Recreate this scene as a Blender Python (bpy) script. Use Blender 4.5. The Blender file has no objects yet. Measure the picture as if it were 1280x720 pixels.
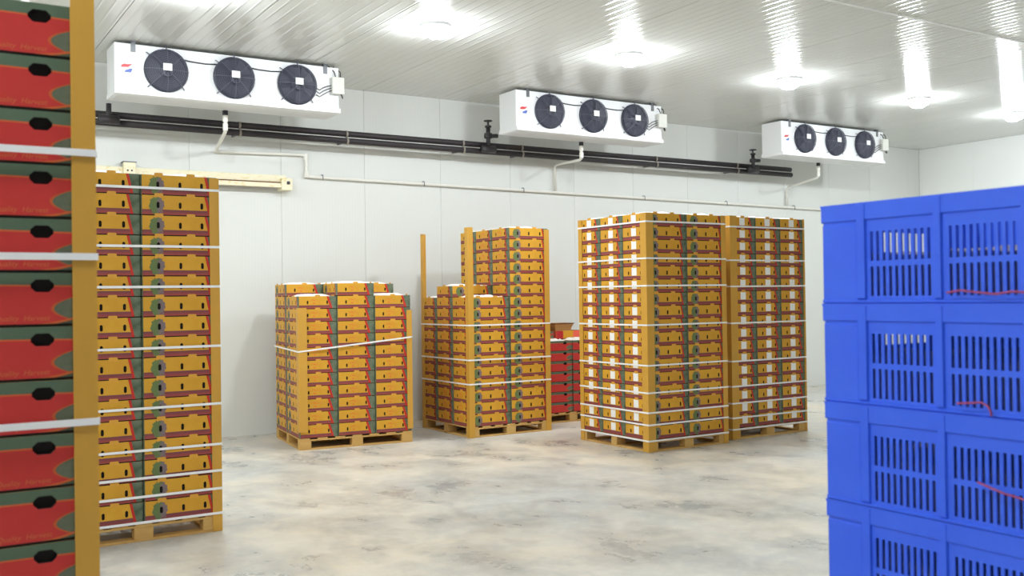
import bpy, math, random
from mathutils import Matrix, Vector, Euler

# ------------------------------------------------------------------ camera, world, light, exposure
S = bpy.context.scene
C = S.collection
random.seed(7)
CAM_H, YAW, PITCH, ROLL, FOCAL_PX = 1.7, math.radians(57.8336), math.radians(0.473), math.radians(0.8006), 1234.1
_f = Vector((math.cos(YAW) * math.cos(PITCH), math.sin(YAW) * math.cos(PITCH), math.sin(PITCH)))
_r = Vector((math.sin(YAW), -math.cos(YAW), 0))
_d = _f.cross(_r)
_r2 = math.cos(ROLL) * _r + math.sin(ROLL) * _d
_d2 = -math.sin(ROLL) * _r + math.cos(ROLL) * _d
cam_data = bpy.data.cameras.new('camera')
cam = bpy.data.objects.new('camera', cam_data)
C.objects.link(cam)
cam.matrix_world = Matrix(((_r2.x, -_d2.x, -_f.x, 0), (_r2.y, -_d2.y, -_f.y, 0), (_r2.z, -_d2.z, -_f.z, CAM_H), (0, 0, 0, 1)))
cam_data.sensor_width = 36
cam_data.lens = FOCAL_PX / 1280 * 36
cam_data.clip_start = 0.05
cam_data.dof.use_dof = True
cam_data.dof.focus_distance = 9.5
cam_data.dof.aperture_fstop = 5.0
S.camera = cam

world = bpy.data.worlds.new('world')
S.world = world
world.use_nodes = True
world.node_tree.nodes['Background'].inputs[0].default_value = (0.8, 0.85, 0.9, 1)
world.node_tree.nodes['Background'].inputs[1].default_value = 0.3

LAMP_RADIANCE = 285.0          # every lamp in the room glows with this (lamps are built further down)
LAMP_X = [-2.85, -0.25, 2.33, 4.75, 7.28, 9.95, 12.65, 15.05]
ORD = ['', 'first', 'second', 'third', 'fourth', 'fifth', 'sixth', 'seventh', 'eighth', 'ninth', 'tenth', 'eleventh', 'twelfth', 'thirteenth', 'fourteenth', 'fifteenth', 'sixteenth', 'seventeenth']
LAMP_Y = [8.95, 2.3]

S.view_settings.view_transform = 'Standard'
S.view_settings.look = 'None'
S.view_settings.gamma = 1
S.view_settings.use_curve_mapping = False
S.view_settings.exposure = 0.0
S.cycles.max_bounces = 10
S.cycles.diffuse_bounces = 6
S.cycles.glossy_bounces = 4

# ------------------------------------------------------------------ materials
def lin(c):
    return tuple((v / 12.92 if v <= 0.04045 else ((v + 0.055) / 1.055) ** 2.4) for v in [x / 255 for x in c])


class NT:
    """Small expression builder for shader nodes."""
    def __init__(self, name, rough=0.6, spec=0.5):
        self.m = bpy.data.materials.new(name)
        self.m.use_nodes = True
        self.t = self.m.node_tree
        self.b = self.t.nodes['Principled BSDF']
        self.b.inputs['Roughness'].default_value = rough
        self.b.inputs['Specular IOR Level'].default_value = spec

    def n(self, kind, **kw):
        nd = self.t.nodes.new(kind)
        for k, v in kw.items():
            setattr(nd, k, v)
        return nd

    def put(self, sock, v):
        if isinstance(v, bpy.types.NodeSocket):
            self.t.links.new(v, sock)
        else:
            sock.default_value = v

    def math(self, op, a, b=0.0, clamp=False):
        nd = self.n('ShaderNodeMath', operation=op, use_clamp=clamp)
        self.put(nd.inputs[0], a)
        self.put(nd.inputs[1], b)
        return nd.outputs[0]

    def gt(self, a, b): return self.math('GREATER_THAN', a, b)
    def lt(self, a, b): return self.math('LESS_THAN', a, b)
    def mul(self, a, b): return self.math('MULTIPLY', a, b)
    def add(self, a, b): return self.math('ADD', a, b)
    def sub(self, a, b): return self.math('SUBTRACT', a, b)

    def ramp(self, v, lo, hi):
        nd = self.n('ShaderNodeMapRange')
        self.put(nd.inputs[0], v)
        nd.inputs[1].default_value, nd.inputs[2].default_value = lo, hi
        return nd.outputs[0]

    def mix(self, fac, a, b):
        nd = self.n('ShaderNodeMix', data_type='RGBA')
        self.put(nd.inputs[0], fac)
        for s, v in ((nd.inputs[6], a), (nd.inputs[7], b)):
            if isinstance(v, tuple):
                v = (*v[:3], 1)
            self.put(s, v)
        return nd.outputs[2]

    def noise(self, vec, scale, detail=3.0, rough=0.55):
        nd = self.n('ShaderNodeTexNoise')
        if vec is not None:
            self.put(nd.inputs['Vector'], vec)
        nd.inputs['Scale'].default_value = scale
        nd.inputs['Detail'].default_value = detail
        nd.inputs['Roughness'].default_value = rough
        return nd.outputs[0]

    def coord(self, which='Object'):
        return self.n('ShaderNodeTexCoord').outputs[which]

    def sep(self, v):
        nd = self.n('ShaderNodeSeparateXYZ')
        self.put(nd.inputs[0], v)
        return nd.outputs

    def scale(self, v, s):
        nd = self.n('ShaderNodeMapping')
        self.put(nd.inputs[0], v)
        nd.inputs['Scale'].default_value = s
        return nd.outputs[0]

    def bump(self, h, strength, dist=0.01):
        nd = self.n('ShaderNodeBump')
        nd.inputs['Strength'].default_value = strength
        nd.inputs['Distance'].default_value = dist
        self.put(nd.inputs['Height'], h)
        self.t.links.new(nd.outputs[0], self.b.inputs['Normal'])

    def color(self, v):
        if isinstance(v, tuple):
            v = (*v[:3], 1)
        self.put(self.b.inputs['Base Color'], v)
        return self.m


def plain(name, rgb, rough=0.5, metal=0.0, vary=0.08, scale=20.0, spec=0.5):
    t = NT(name, rough, spec)
    t.b.inputs['Metallic'].default_value = metal
    c = lin(rgb)
    if vary:
        f = t.noise(t.coord(), scale)
        return t.color(t.mix(f, tuple(max(0, x * (1 - vary)) for x in c), tuple(min(1, x * (1 + vary)) for x in c)))
    return t.color(c)


def carton_print_yellow():
    t = NT('yellow_carton_print', 0.55, 0.35)
    uv = t.n('ShaderNodeUVMap').outputs[0]
    s = t.sep(uv)
    short = t.gt(s[0], 1.5)
    u = t.sub(s[0], t.mul(short, 2.0))
    v = s[1]
    rnd = t.n('ShaderNodeObjectInfo').outputs['Random']
    n1 = t.noise(t.coord(), 14.0, 4)
    n2 = t.noise(t.coord(), 45.0, 3)
    yel = t.mix(n1, lin((204, 150, 36)), lin((220, 168, 54)))
    yel = t.mix(t.mul(rnd, 0.35), yel, lin((192, 134, 40)))
    # faint orange lettering-like blotch in the middle of the short ends
    bl = t.mul(t.mul(short, t.gt(t.math('ABSOLUTE', t.sub(u, 0.44)), -1)), t.mul(t.lt(t.math('ABSOLUTE', t.sub(u, 0.44)), 0.13), t.lt(t.math('ABSOLUTE', t.sub(v, 0.58)), 0.2)))
    col = t.mix(t.mul(bl, t.ramp(n2, 0.45, 0.6)), yel, lin((216, 120, 44)))
    # band along the bottom, purple above and red below
    bandc = t.mix(t.ramp(t.add(v, t.mul(n2, 0.1)), 0.1, 0.30), lin((160, 70, 62)), lin((120, 64, 70)))
    col = t.mix(t.lt(v, 0.30), col, bandc)
    # slanting red stripe and dark green end
    edge = t.add(t.sub(0.90, t.mul(short, 0.045)), t.mul(t.sub(0.5, v), t.add(0.06, t.mul(short, 0.05))))
    width = t.add(0.035, t.mul(short, 0.025))
    col = t.mix(t.gt(u, t.sub(edge, width)), col, lin((190, 46, 34)))
    grn = t.mix(t.ramp(n1, 0.35, 0.65), lin((74, 90, 66)), lin((108, 118, 98)))
    col = t.mix(t.gt(u, edge), col, grn)
    # round fruit picture on the long faces
    du = t.math('DIVIDE', t.sub(u, 0.19), 0.105)
    dv = t.math('DIVIDE', t.sub(v, 0.50), 0.44)
    r = t.math('SQRT', t.add(t.mul(du, du), t.mul(dv, dv)))
    inside = t.mul(t.lt(t.add(r, t.mul(t.sub(n2, 0.5), 0.9)), 0.95), t.sub(1.0, short))
    pic = t.mix(t.ramp(t.add(du, t.mul(t.sub(n2, 0.5), 1.6)), -0.15, 0.35), lin((100, 118, 70)), lin((122, 106, 108)))
    col = t.mix(inside, col, pic)
    return t.color(col)


def carton_print_red():
    t = NT('red_carton_print', 0.5, 0.35)
    uv = t.n('ShaderNodeUVMap').outputs[0]
    s = t.sep(uv)
    short = t.gt(s[0], 1.5)
    u = t.sub(s[0], t.mul(short, 2.0))
    v = s[1]
    n1 = t.noise(t.coord(), 12.0, 4)
    n2 = t.noise(t.coord(), 60.0, 3)
    red = t.mix(n1, lin((184, 44, 46)), lin((202, 58, 50)))
    col = red
    # fruit leaf picture at the right end
    du = t.math('DIVIDE', t.sub(u, 0.96), 0.105)
    dv = t.math('DIVIDE', t.sub(v, 0.33), 0.24)
    r = t.add(t.math('ABSOLUTE', du), t.math('ABSOLUTE', t.mul(dv, dv)))
    col = t.mix(t.lt(r, 1.12), col, lin((196, 92, 44)))
    col = t.mix(t.lt(r, 1.0), col, t.mix(n2, lin((86, 98, 66)), lin((112, 116, 104))))
    # green band along the top, bordered by thin orange lines; it dips at the ends
    lo = t.add(0.785, t.mul(t.math('POWER', t.math('ABSOLUTE', t.sub(u, 0.5)), 2.0), -0.12))
    col = t.mix(t.gt(v, t.sub(lo, 0.03)), col, lin((204, 96, 48)))
    col = t.mix(t.gt(v, lo), col, t.mix(n1, lin((74, 98, 74)), lin((100, 114, 96))))
    # orange curve along the bottom that rises at the right end
    cv = t.add(0.045, t.mul(t.math('POWER', t.math('MAXIMUM', t.sub(u, 0.74), 0.0), 2.0), 3.2))
    col = t.mix(t.lt(v, cv), col, lin((206, 98, 46)))
    col = t.mix(t.lt(v, t.sub(cv, 0.04)), col, lin((72, 84, 64)))
    return t.color(col)


def carton_print_mixed():
    t = NT('mixed_carton_print', 0.5, 0.35)
    s = t.sep(t.n('ShaderNodeUVMap').outputs[0])
    u = t.math('FRACT', s[0])
    n = t.add(u, t.mul(t.sub(t.noise(t.coord(), 25.0), 0.5), 0.15))
    col = t.mix(t.gt(n, 0.24), lin((186, 40, 44)), lin((214, 158, 36)))
    return t.color(t.mix(t.gt(n, 0.62), col, lin((236, 104, 84))))


def ribbed(name, rgb, axis, pitch, rough, strength, spec=0.5, dirt=0.03):
    t = NT(name, rough, spec)
    co = t.coord()
    p = t.sep(co)[axis]
    w = t.math('SINE', t.mul(p, 2 * math.pi / pitch))
    w = t.math('POWER', t.math('ABSOLUTE', w), 24.0)
    t.bump(w, strength, 0.004)
    c = lin(rgb)
    n = t.noise(t.scale(co, (1, 0.25, 1) if axis == 0 else (0.25, 1, 1)), 1.7, 4)
    t.put(t.b.inputs['Roughness'], t.add(rough, t.mul(t.sub(n, 0.5), 0.12)))
    return t.color(t.mix(n, tuple(x * (1 - dirt) for x in c), tuple(min(1, x * (1 + dirt)) for x in c)))


def concrete():
    t = NT('polished_concrete', 0.45, 0.4)
    co = t.coord()
    w = t.n('ShaderNodeTexNoise')
    w.inputs['Scale'].default_value = 1.3
    t.put(w.inputs['Vector'], co)
    vm = t.n('ShaderNodeVectorMath', operation='MULTIPLY_ADD')
    t.put(vm.inputs[0], w.outputs['Color'])
    vm.inputs[1].default_value = (0.4, 0.4, 0)
    t.put(vm.inputs[2], co)
    wc = vm.outputs[0]
    a = t.noise(wc, 0.5, 6, 0.62)
    b = t.noise(t.scale(wc, (1.1, 0.8, 1)), 1.5, 8, 0.66)
    d = t.noise(co, 8.0, 5, 0.65)
    col = t.mix(t.ramp(a, 0.36, 0.64), lin((188, 188, 184)), lin((220, 208, 188)))
    col = t.mix(t.mul(t.ramp(b, 0.44, 0.68), 0.8), col, lin((150, 154, 155)))
    col = t.mix(t.mul(t.ramp(d, 0.45, 0.8), 0.5), col, lin((226, 222, 210)))
    spots = t.ramp(t.noise(co, 2.3, 6, 0.72), 0.60, 0.80)
    col = t.mix(t.mul(spots, 0.22), col, lin((150, 144, 134)))
    t.put(t.b.inputs['Roughness'], t.ramp(b, 0.9, -0.2))
    t.bump(d, 0.08, 0.004)
    return t.color(col)


M = {}
M['yellow_print'] = carton_print_yellow()
M['red_print'] = carton_print_red()
M['mixed_print'] = carton_print_mixed()
M['kraft'] = plain('kraft_board', (186, 140, 84), 0.8)
M['yellow_board'] = plain('yellow_board', (214, 156, 52), 0.6)
M['hole'] = plain('slot_and_foot_shade', (24, 18, 16), 0.9, vary=0)  # near-black in place of the shade inside slots and under cartons
M['sticker'] = plain('white_sticker', (240, 240, 238), 0.5, vary=0.02)
M['paper'] = plain('white_paper', (245, 243, 238), 0.7, vary=0.03)
M['post'] = plain('yellow_corner_board', (202, 152, 56), 0.5, vary=0.07, scale=6)
M['strap'] = plain('white_strap', (240, 240, 240), 0.35, vary=0.02)
M['orange_ink'] = plain('orange_ink', (202, 104, 56), 0.5, vary=0.05)


def wood():
    t = NT('pallet_wood', 0.75, 0.25)
    co = t.coord()
    n = t.noise(t.scale(co, (1.5, 9, 9)), 4.0, 5)
    k = t.noise(co, 3.0, 2)
    rnd = t.n('ShaderNodeObjectInfo').outputs['Random']
    col = t.mix(n, lin((190, 148, 78)), lin((214, 180, 116)))
    col = t.mix(t.mul(rnd, 0.3), col, lin((172, 116, 52)))
    return t.color(t.mix(t.ramp(k, 0.62, 0.75), col, lin((160, 104, 48))))


M['wood'] = wood()
M['ceiling'] = ribbed('ceiling_panel_paint', (219, 220, 216), 0, 0.231, 0.19, 0.8, 0.3)
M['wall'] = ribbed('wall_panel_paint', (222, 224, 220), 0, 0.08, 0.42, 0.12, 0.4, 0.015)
M['wall_side_lit'] = ribbed('side_wall_panel_lit', (240, 242, 240), 1, 0.08, 0.42, 0.12, 0.4, 0.015)  # same panels as the back wall, colour lightened for nearby lamp light
M['joint'] = plain('panel_joint', (150, 148, 142), 0.7, vary=0.05)
M['concrete'] = concrete()
M['white_metal'] = plain('white_enamel', (238, 239, 240), 0.3, vary=0.015)
M['grey_metal'] = plain('grey_metal', (120, 122, 126), 0.4, metal=0.6)
M['fan_dark'] = plain('fan_dark', (48, 51, 68), 0.5, vary=0.1)
M['fan_wire'] = plain('fan_wire', (92, 94, 108), 0.4, vary=0.05)
M['cable'] = plain('black_cable', (40, 40, 44), 0.5, vary=0.05)
M['insulation'] = plain('black_pipe_insulation', (46, 40, 44), 0.55, vary=0.25, scale=30)
M['valve'] = plain('dark_valve', (52, 48, 52), 0.45, vary=0.2, scale=40)
M['clamp'] = plain('clamp_band', (150, 142, 132), 0.4, vary=0.1)
M['pvc'] = plain('white_pvc', (234, 232, 224), 0.35, vary=0.02)
M['logo_red'] = plain('logo_red', (206, 62, 66), 0.4, vary=0)
M['logo_blue'] = plain('logo_blue', (84, 104, 186), 0.4, vary=0)
M['box_grey'] = plain('junction_grey', (216, 216, 208), 0.45, vary=0.03)


def rail_paint():
    t = NT('cream_rail_paint', 0.5)
    n = t.noise(t.scale(t.coord(), (1, 1, 3)), 9.0, 5, 0.7)
    return t.color(t.mix(t.ramp(n, 0.55, 0.7), lin((240, 232, 202)), lin((222, 192, 96))))


M['rail'] = rail_paint()


def blue_plastic():
    t = NT('blue_crate_plastic', 0.38, 0.5)
    n = t.noise(t.coord(), 6.0, 4)
    return t.color(t.mix(n, lin((42, 88, 226)), lin((60, 106, 238))))


M['blue'] = blue_plastic()
M['liner'] = plain('grey_brown_liner', (118, 112, 112), 0.8, vary=0.3, scale=35)
M['twine'] = plain('red_twine', (158, 64, 104), 0.6, vary=0.1)


def lamp_glass():
    t = NT('lamp_glass', 0.3)
    t.b.inputs['Base Color'].default_value = (0.9, 0.93, 1, 1)
    t.b.inputs['Emission Color'].default_value = (0.90, 0.96, 1.0, 1)
    t.b.inputs['Emission Strength'].default_value = LAMP_RADIANCE
    return t.m


M['lamp'] = lamp_glass()

# ------------------------------------------------------------------ mesh helpers
class MB:
    def __init__(self):
        self.v, self.f, self.mi, self.uv, self.mats = [], [], [], [], []

    def mat(self, name):
        if name not in self.mats:
            self.mats.append(name)
        return self.mats.index(name)

    def face(self, pts, mat, uvs=None):
        i = len(self.v)
        self.v += [tuple(p) for p in pts]
        self.f.append(tuple(range(i, i + len(pts))))
        self.mi.append(self.mat(mat))
        self.uv.append(uvs or [(0, 0)] * len(pts))

    def box(self, x0, y0, z0, x1, y1, z1, mat, bev=0.0, T=None):
        """box with chamfered edges (bev) - 6 faces, 12 edge strips, 8 corners"""
        c = [((x0 + x1) / 2, (y0 + y1) / 2, (z0 + z1) / 2)][0]
        h = ((x1 - x0) / 2, (y1 - y0) / 2, (z1 - z0) / 2)
        b = min(bev, min(h) * 0.9)
        def P(sx, sy, sz, k):
            q = [sx * h[0], sy * h[1], sz * h[2]]
            for a in range(3):
                if a != k and b:
                    q[a] -= (sx, sy, sz)[a] * b
            p = Vector((c[0] + q[0], c[1] + q[1], c[2] + q[2]))
            return T @ p if T else p
        for k in range(3):
            a, d = (k + 1) % 3, (k + 2) % 3
            for s in (-1, 1):
                pts = []
                for (sa, sd) in ((-1, -1), (1, -1), (1, 1), (-1, 1)):
                    q = [0, 0, 0]; q[k] = s; q[a] = sa; q[d] = sd
                    pts.append(P(*q, k))
                self.face(pts if s > 0 else pts[::-1], mat)
        if b:
            for k in range(3):              # edges running along axis k
                a, d = (k + 1) % 3, (k + 2) % 3
                for sa in (-1, 1):
                    for sd in (-1, 1):
                        q0 = [0, 0, 0]; q0[k] = -1; q0[a] = sa; q0[d] = sd
                        q1 = list(q0); q1[k] = 1
                        pts = [P(*q0, a), P(*q1, a), P(*q1, d), P(*q0, d)]
                        self.face(pts if sa * sd < 0 else pts[::-1], mat)
            for sx in (-1, 1):
                for sy in (-1, 1):
                    for sz in (-1, 1):
                        pts = [P(sx, sy, sz, 0), P(sx, sy, sz, 1), P(sx, sy, sz, 2)]
                        self.face(pts if sx * sy * sz > 0 else pts[::-1], mat)
        return self

    def tube(self, path, r, mat, n=10, cap=True):
        path = [Vector(p) for p in path]
        rings = []
        prev = None
        for i, p in enumerate(path):
            t = (path[min(i + 1, len(path) - 1)] - path[max(i - 1, 0)]).normalized()
            if prev is None:
                a = t.orthogonal().normalized()
            else:
                a = (prev - t * prev.dot(t)).normalized()
            prev = a
            b = t.cross(a)
            rings.append([p + r * (math.cos(2 * math.pi * k / n) * a + math.sin(2 * math.pi * k / n) * b) for k in range(n)])
        for i in range(len(rings) - 1):
            for k in range(n):
                self.face([rings[i][k], rings[i][(k + 1) % n], rings[i + 1][(k + 1) % n], rings[i + 1][k]], mat)
        if cap:
            self.face(rings[0][::-1], mat)
            self.face(rings[-1], mat)
        return self

    def lathe(self, prof, mat, n=24, T=None):
        """profile of (radius, z) about z"""
        T = T or Matrix.Identity(4)
        for (r0, z0), (r1, z1) in zip(prof, prof[1:]):
            for k in range(n):
                a0, a1 = 2 * math.pi * k / n, 2 * math.pi * (k + 1) / n
                pts = [T @ Vector((r0 * math.cos(a0), r0 * math.sin(a0), z0)), T @ Vector((r0 * math.cos(a1), r0 * math.sin(a1), z0)),
                       T @ Vector((r1 * math.cos(a1), r1 * math.sin(a1), z1)), T @ Vector((r1 * math.cos(a0), r1 * math.sin(a0), z1))]
                if r0 < 1e-6:
                    pts = [pts[0], pts[2], pts[3]]
                elif r1 < 1e-6:
                    pts = pts[:3]
                self.face(pts, mat)
        return self

    def mesh(self, name, smooth=False):
        me = bpy.data.meshes.new(name)
        key, remap, vs = {}, [], []
        for p in self.v:
            k = (round(p[0], 5), round(p[1], 5), round(p[2], 5))
            if k not in key:
                key[k] = len(vs); vs.append(p)
            remap.append(key[k])
        fs, mi, uv = [], [], []
        for f, m_, u in zip(self.f, self.mi, self.uv):
            g = [remap[i] for i in f]
            if len(set(g)) < len(g):
                keep = [i for i in range(len(g)) if g[i] != g[i - 1]]
                g = [g[i] for i in keep]; u = [u[i] for i in keep]
                if len(set(g)) < 3 or len(set(g)) < len(g):
                    continue
            fs.append(g); mi.append(m_); uv.append(u)
        me.from_pydata(vs, [], fs)
        for n_ in self.mats:
            me.materials.append(M[n_])
        me.polygons.foreach_set('material_index', mi)
        lay = me.uv_layers.new(name='UVMap')
        flat = [c for u in uv for p in u for c in p]
        if len(flat) == 2 * len(me.loops):
            lay.data.foreach_set('uv', flat)
        if smooth:
            me.polygons.foreach_set('use_smooth', [True] * len(me.polygons))
        me.update()
        return me


def link(name, me, parent=None, loc=(0, 0, 0), rot=0.0):
    o = bpy.data.objects.new(name, me)
    C.objects.link(o)
    o.location = loc
    if isinstance(rot, (int, float)):
        o.rotation_euler = (0, 0, rot)
    else:
        o.rotation_euler = rot
    if parent:
        o.parent = parent
    return o


USED = {}
def tag(o, label, cat, group=None):
    n = len(label.split())
    assert 4 <= n <= 16, (n, label)
    USED[label] = USED.get(label, 0) + 1
    o['label'] = label
    o['category'] = cat
    if group:
        o['group'] = group
    return o


def struct(o):
    o['kind'] = 'structure'
    return o


def boxmesh(name, dims, mat, bev=0.0):
    return MB().box(*dims, mat, bev).mesh(name)


# ------------------------------------------------------------------ the room
X0, X1, Y0, Y1, H = -4.0, 17.3, -5.0, 12.26, 4.49
struct(link('floor', boxmesh('floor', (X0 - .3, Y0 - .3, -0.15, X1 + .3, Y1 + .3, 0), 'concrete')))
ceil = struct(link('ceiling', boxmesh('ceiling', (X0 - .3, Y0 - .3, H + 0.03, X1 + .3, Y1 + .3, H + 0.15), 'joint')))
wback = struct(link('wall_back', boxmesh('wall_back', (X0, Y1 + 0.03, 0, X1, Y1 + 0.2, H + .03), 'joint')))
wright = struct(link('wall_right', boxmesh('wall_right', (X1 + 0.03, Y0, 0, X1 + 0.2, Y1 + .2, H + .03), 'joint')))
wleft = struct(link('wall_left', boxmesh('wall_left', (X0 - 0.2, Y0, 0, X0 - 0.03, Y1 + .2, H + .03), 'joint')))
wfront = struct(link('wall_front', boxmesh('wall_front', (X0, Y0 - 0.2, 0, X1, Y0 - 0.03, H + .03), 'joint')))
PW, J = 1.155, 0.006
TRIM_Y = 6.34
seams = [X0] + [1.93 + PW * k for k in range(-5, 14) if X0 + .1 < 1.93 + PW * k < X1 - .1] + [X1]
for a, b in zip(seams, seams[1:]):
    for (ya, yb) in ((Y0, TRIM_Y), (TRIM_Y, Y1)):
        link('ceiling_panel', boxmesh('ceiling_panel', (a + J / 2, ya + J / 2, H, b - J / 2, yb - J / 2, H + 0.03), 'ceiling', 0.003), ceil)
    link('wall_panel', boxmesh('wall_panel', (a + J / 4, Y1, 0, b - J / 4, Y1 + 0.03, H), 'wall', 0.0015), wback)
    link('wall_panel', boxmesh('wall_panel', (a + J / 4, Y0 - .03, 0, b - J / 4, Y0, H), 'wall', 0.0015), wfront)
ny = 15
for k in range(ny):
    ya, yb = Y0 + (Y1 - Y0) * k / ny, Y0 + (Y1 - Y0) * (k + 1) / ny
    link('wall_panel', boxmesh('wall_panel', (X1, ya + J / 4, 0, X1 + .03, yb - J / 4, H), 'wall_side_lit', 0.0015), wright)
    link('wall_panel', boxmesh('wall_panel', (X0 - .03, ya + J / 4, 0, X0, yb - J / 4, H), 'wall_side_lit', 0.0015), wleft)
struct(link('trim_1', boxmesh('trim_1', (X0, TRIM_Y - 0.022, H - 0.004, X1, TRIM_Y + 0.022, H + .001), 'white_metal', 0.0015)))

# ------------------------------------------------------------------ ceiling lamps
lamp_base = MB().lathe([(0, 0), (0.158, 0), (0.16, -0.012), (0.156, -0.03), (0.148, -0.032)], 'white_metal', 20).mesh('base')
dome = MB().lathe([(0.148, -0.03), (0.15, -0.05), (0.13, -0.09), (0.075, -0.12), (0, -0.13)][::-1], 'lamp', 14).mesh('glass_dome', True)
cage = MB()
for k in range(2):
    a = math.pi / 2 * k
    cage.tube([(0.164 * math.cos(t) * math.cos(a), 0.164 * math.cos(t) * math.sin(a), -0.034 - 0.108 * math.sin(t)) for t in [math.pi * i / 10 for i in range(11)]], 0.0035, 'white_metal', 5)
cage = cage.mesh('wire_cage')
pos_word = ['leftmost in view', 'second from the left', 'third from the left', 'fourth from the left', 'fifth from the left', 'sixth and rightmost']
near = ['left of the leftmost cooling unit', 'above the leftmost cooling unit', 'between the left and middle cooling units', 'over the middle cooling unit', 'beside the rightmost cooling unit', 'past the rightmost cooling unit']
for j, y in enumerate(LAMP_Y):
    for i, x in enumerate(LAMP_X):
        if j == 1 and i in (3, 5, 6, 7):
            continue
        o = bpy.data.objects.new('ceiling_lamp', None)
        C.objects.link(o)
        o.location = (x, y, H)
        if j == 0 and i >= 2:
            lab = 'glowing white dome lamp on the ceiling, %s of the lit row' % pos_word[i - 2]
        else:
            lab = 'dome lamp outside the photo, %s, %s from left wall' % (('back row', 'row over the camera')[j], ORD[i + 1])
        tag(o, lab, 'lamp', 'dome lamps on the ceiling')
        link('base', lamp_base, o); link('glass_dome', dome, o); link('wire_cage', cage, o)

# ------------------------------------------------------------------ cartons
def oct_hole(mb, P, u0, u1, v0, v1, mat, uvf, depth):
    """cell with an octagonal pocket; P(u, v, d) gives the 3D point d deep"""
    du, dv = u1 - u0, v1 - v0
    c = min(du, dv) * 0.36
    ring = [(u0 + c, v0), (u1 - c, v0), (u1, v0 + c), (u1, v1 - c), (u1 - c, v1), (u0 + c, v1), (u0, v1 - c), (u0, v0 + c)]
    cor = [(u0, v0), (u1, v0), (u1, v1), (u0, v1)]
    for k, (a, b) in enumerate(((7, 0), (1, 2), (3, 4), (5, 6))):
        pts = [cor[k], ring[b], ring[a]]
        mb.face([P(*p, 0) for p in pts], mat, [uvf(*p) for p in pts])
    for k in range(8):
        a, b = ring[k], ring[(k + 1) % 8]
        mb.face([P(*a, 0), P(*b, 0), P(*b, depth), P(*a, depth)], 'hole')
    mb.face([P(*p, depth) for p in ring], 'hole')


def panel(mb, P, w, v0, v1, h, holes, mat, uoff, depth=0.012, through=None):
    us = sorted({0.0, w} | {e for q in holes for e in (q[0] - q[2], q[0] + q[2])})
    vs = sorted({v0, v1} | {e for q in holes for e in (q[1] - q[3], q[1] + q[3])})
    uvf = lambda u, v: (uoff + 0.999 * u / w, v / h)
    for ua, ub in zip(us, us[1:]):
        for va, vb in zip(vs, vs[1:]):
            mu, mv = (ua + ub) / 2, (va + vb) / 2
            if any(abs(mu - q[0]) < q[2] and abs(mv - q[1]) < q[3] for q in holes):
                oct_hole(mb, P, ua, ub, va, vb, mat, uvf, depth)
            else:
                pts = [(ua, va), (ub, va), (ub, vb), (ua, vb)]
                mb.face([P(*p, 0) for p in pts], mat, [uvf(*p) for p in pts])


def carton_mesh(name, W, D, Hc, mat, slots_long, slots_short, tabs=True, inner='kraft', tabmat='yellow_board'):
    """open fruit carton, long faces along x; origin at the middle of its underside"""
    mb = MB()
    c, sk, ins = 0.008, 0.007, 0.005
    x, y = W / 2, D / 2
    faces = [  # corner start, direction, inward normal, width, long?
        (Vector((-x + c, -y, 0)), Vector((1, 0, 0)), Vector((0, 1, 0)), W - 2 * c, True),
        (Vector((x, -y + c, 0)), Vector((0, 1, 0)), Vector((-1, 0, 0)), D - 2 * c, False),
        (Vector((x - c, y, 0)), Vector((-1, 0, 0)), Vector((0, -1, 0)), W - 2 * c, True),
        (Vector((-x, y - c, 0)), Vector((0, -1, 0)), Vector((1, 0, 0)), D - 2 * c, False)]
    up = Vector((0, 0, 1))
    for k, (O, U, N, w, lg) in enumerate(faces):
        P = lambda u, v, d, O=O, U=U, N=N: O + U * u + up * v + N * d
        hs = [(q[0] * w, q[1] * Hc, q[2], q[3]) for q in (slots_long if lg else slots_short)]
        off = 0.0 if lg else 2.0
        panel(mb, P, w, sk, Hc, Hc, hs, mat, off)
        # set-back foot of the wall, coloured near-black as the shadow line between cartons
        mb.face([P(0, 0, ins), P(w, 0, ins), P(w, sk, 0), P(0, sk, 0)], 'hole')
        # chamfered corner to the next face
        O2, U2, N2 = faces[(k + 1) % 4][:3]
        mb.face([P(w, sk, 0), O2 + up * sk, O2 + up * Hc, P(w, Hc, 0)], mat, [(off + .998, .05), (off + .998, .05), (off + .998, .97), (off + .998, .97)])
        # rim and inside well
        t = 0.007
        def Q(u, v, d, O=O, U=U, N=N): return O + U * u + up * v + N * d
        mb.face([Q(0, Hc, 0), Q(w, Hc, 0), Q(w - t, Hc, t), Q(t, Hc, t)], inner)
        mb.face([Q(t, Hc, t), Q(w - t, Hc, t), Q(w - t, Hc - .010, t), Q(t, Hc - .010, t)], inner)
        mb.face([Q(w, Hc, 0), O2 + up * Hc, O2 + U2 * t + N2 * t + up * Hc, Q(w - t, Hc, t)], inner)
        if tabs:
            for tu in ((0.22, 0.65) if lg else (0.5,)):
                tw = 0.03
                a, b = tu * w - tw, tu * w + tw
                z0, z1, d0, d1 = Hc - 0.012, Hc + 0.016, -0.0023, -0.0010
                pts = [(a, z0), (b, z0), (b, z1 - .004), (b - .006, z1), (a + .006, z1), (a, z1 - .004)]
                mb.face([Q(*p, d0) for p in pts], tabmat)
                for i in range(6):
                    p, q = pts[i], pts[(i + 1) % 6]
                    mb.face([Q(*q, d0), Q(*p, d0), Q(*p, d1), Q(*q, d1)], tabmat)
                mb.face([Q(*p, d1) for p in pts[::-1]], tabmat)
    mb.face([(-x + .01, -y + .01, Hc - .010), (x - .01, -y + .01, Hc - .010), (x - .01, y - .01, Hc - .010), (-x + .01, y - .01, Hc - .010)], inner)
    mb.face([(-x + .006, y - .006, 0), (x - .006, y - .006, 0), (x - .006, -y + .006, 0), (-x + .006, -y + .006, 0)], inner)
    return mb.mesh(name)


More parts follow.
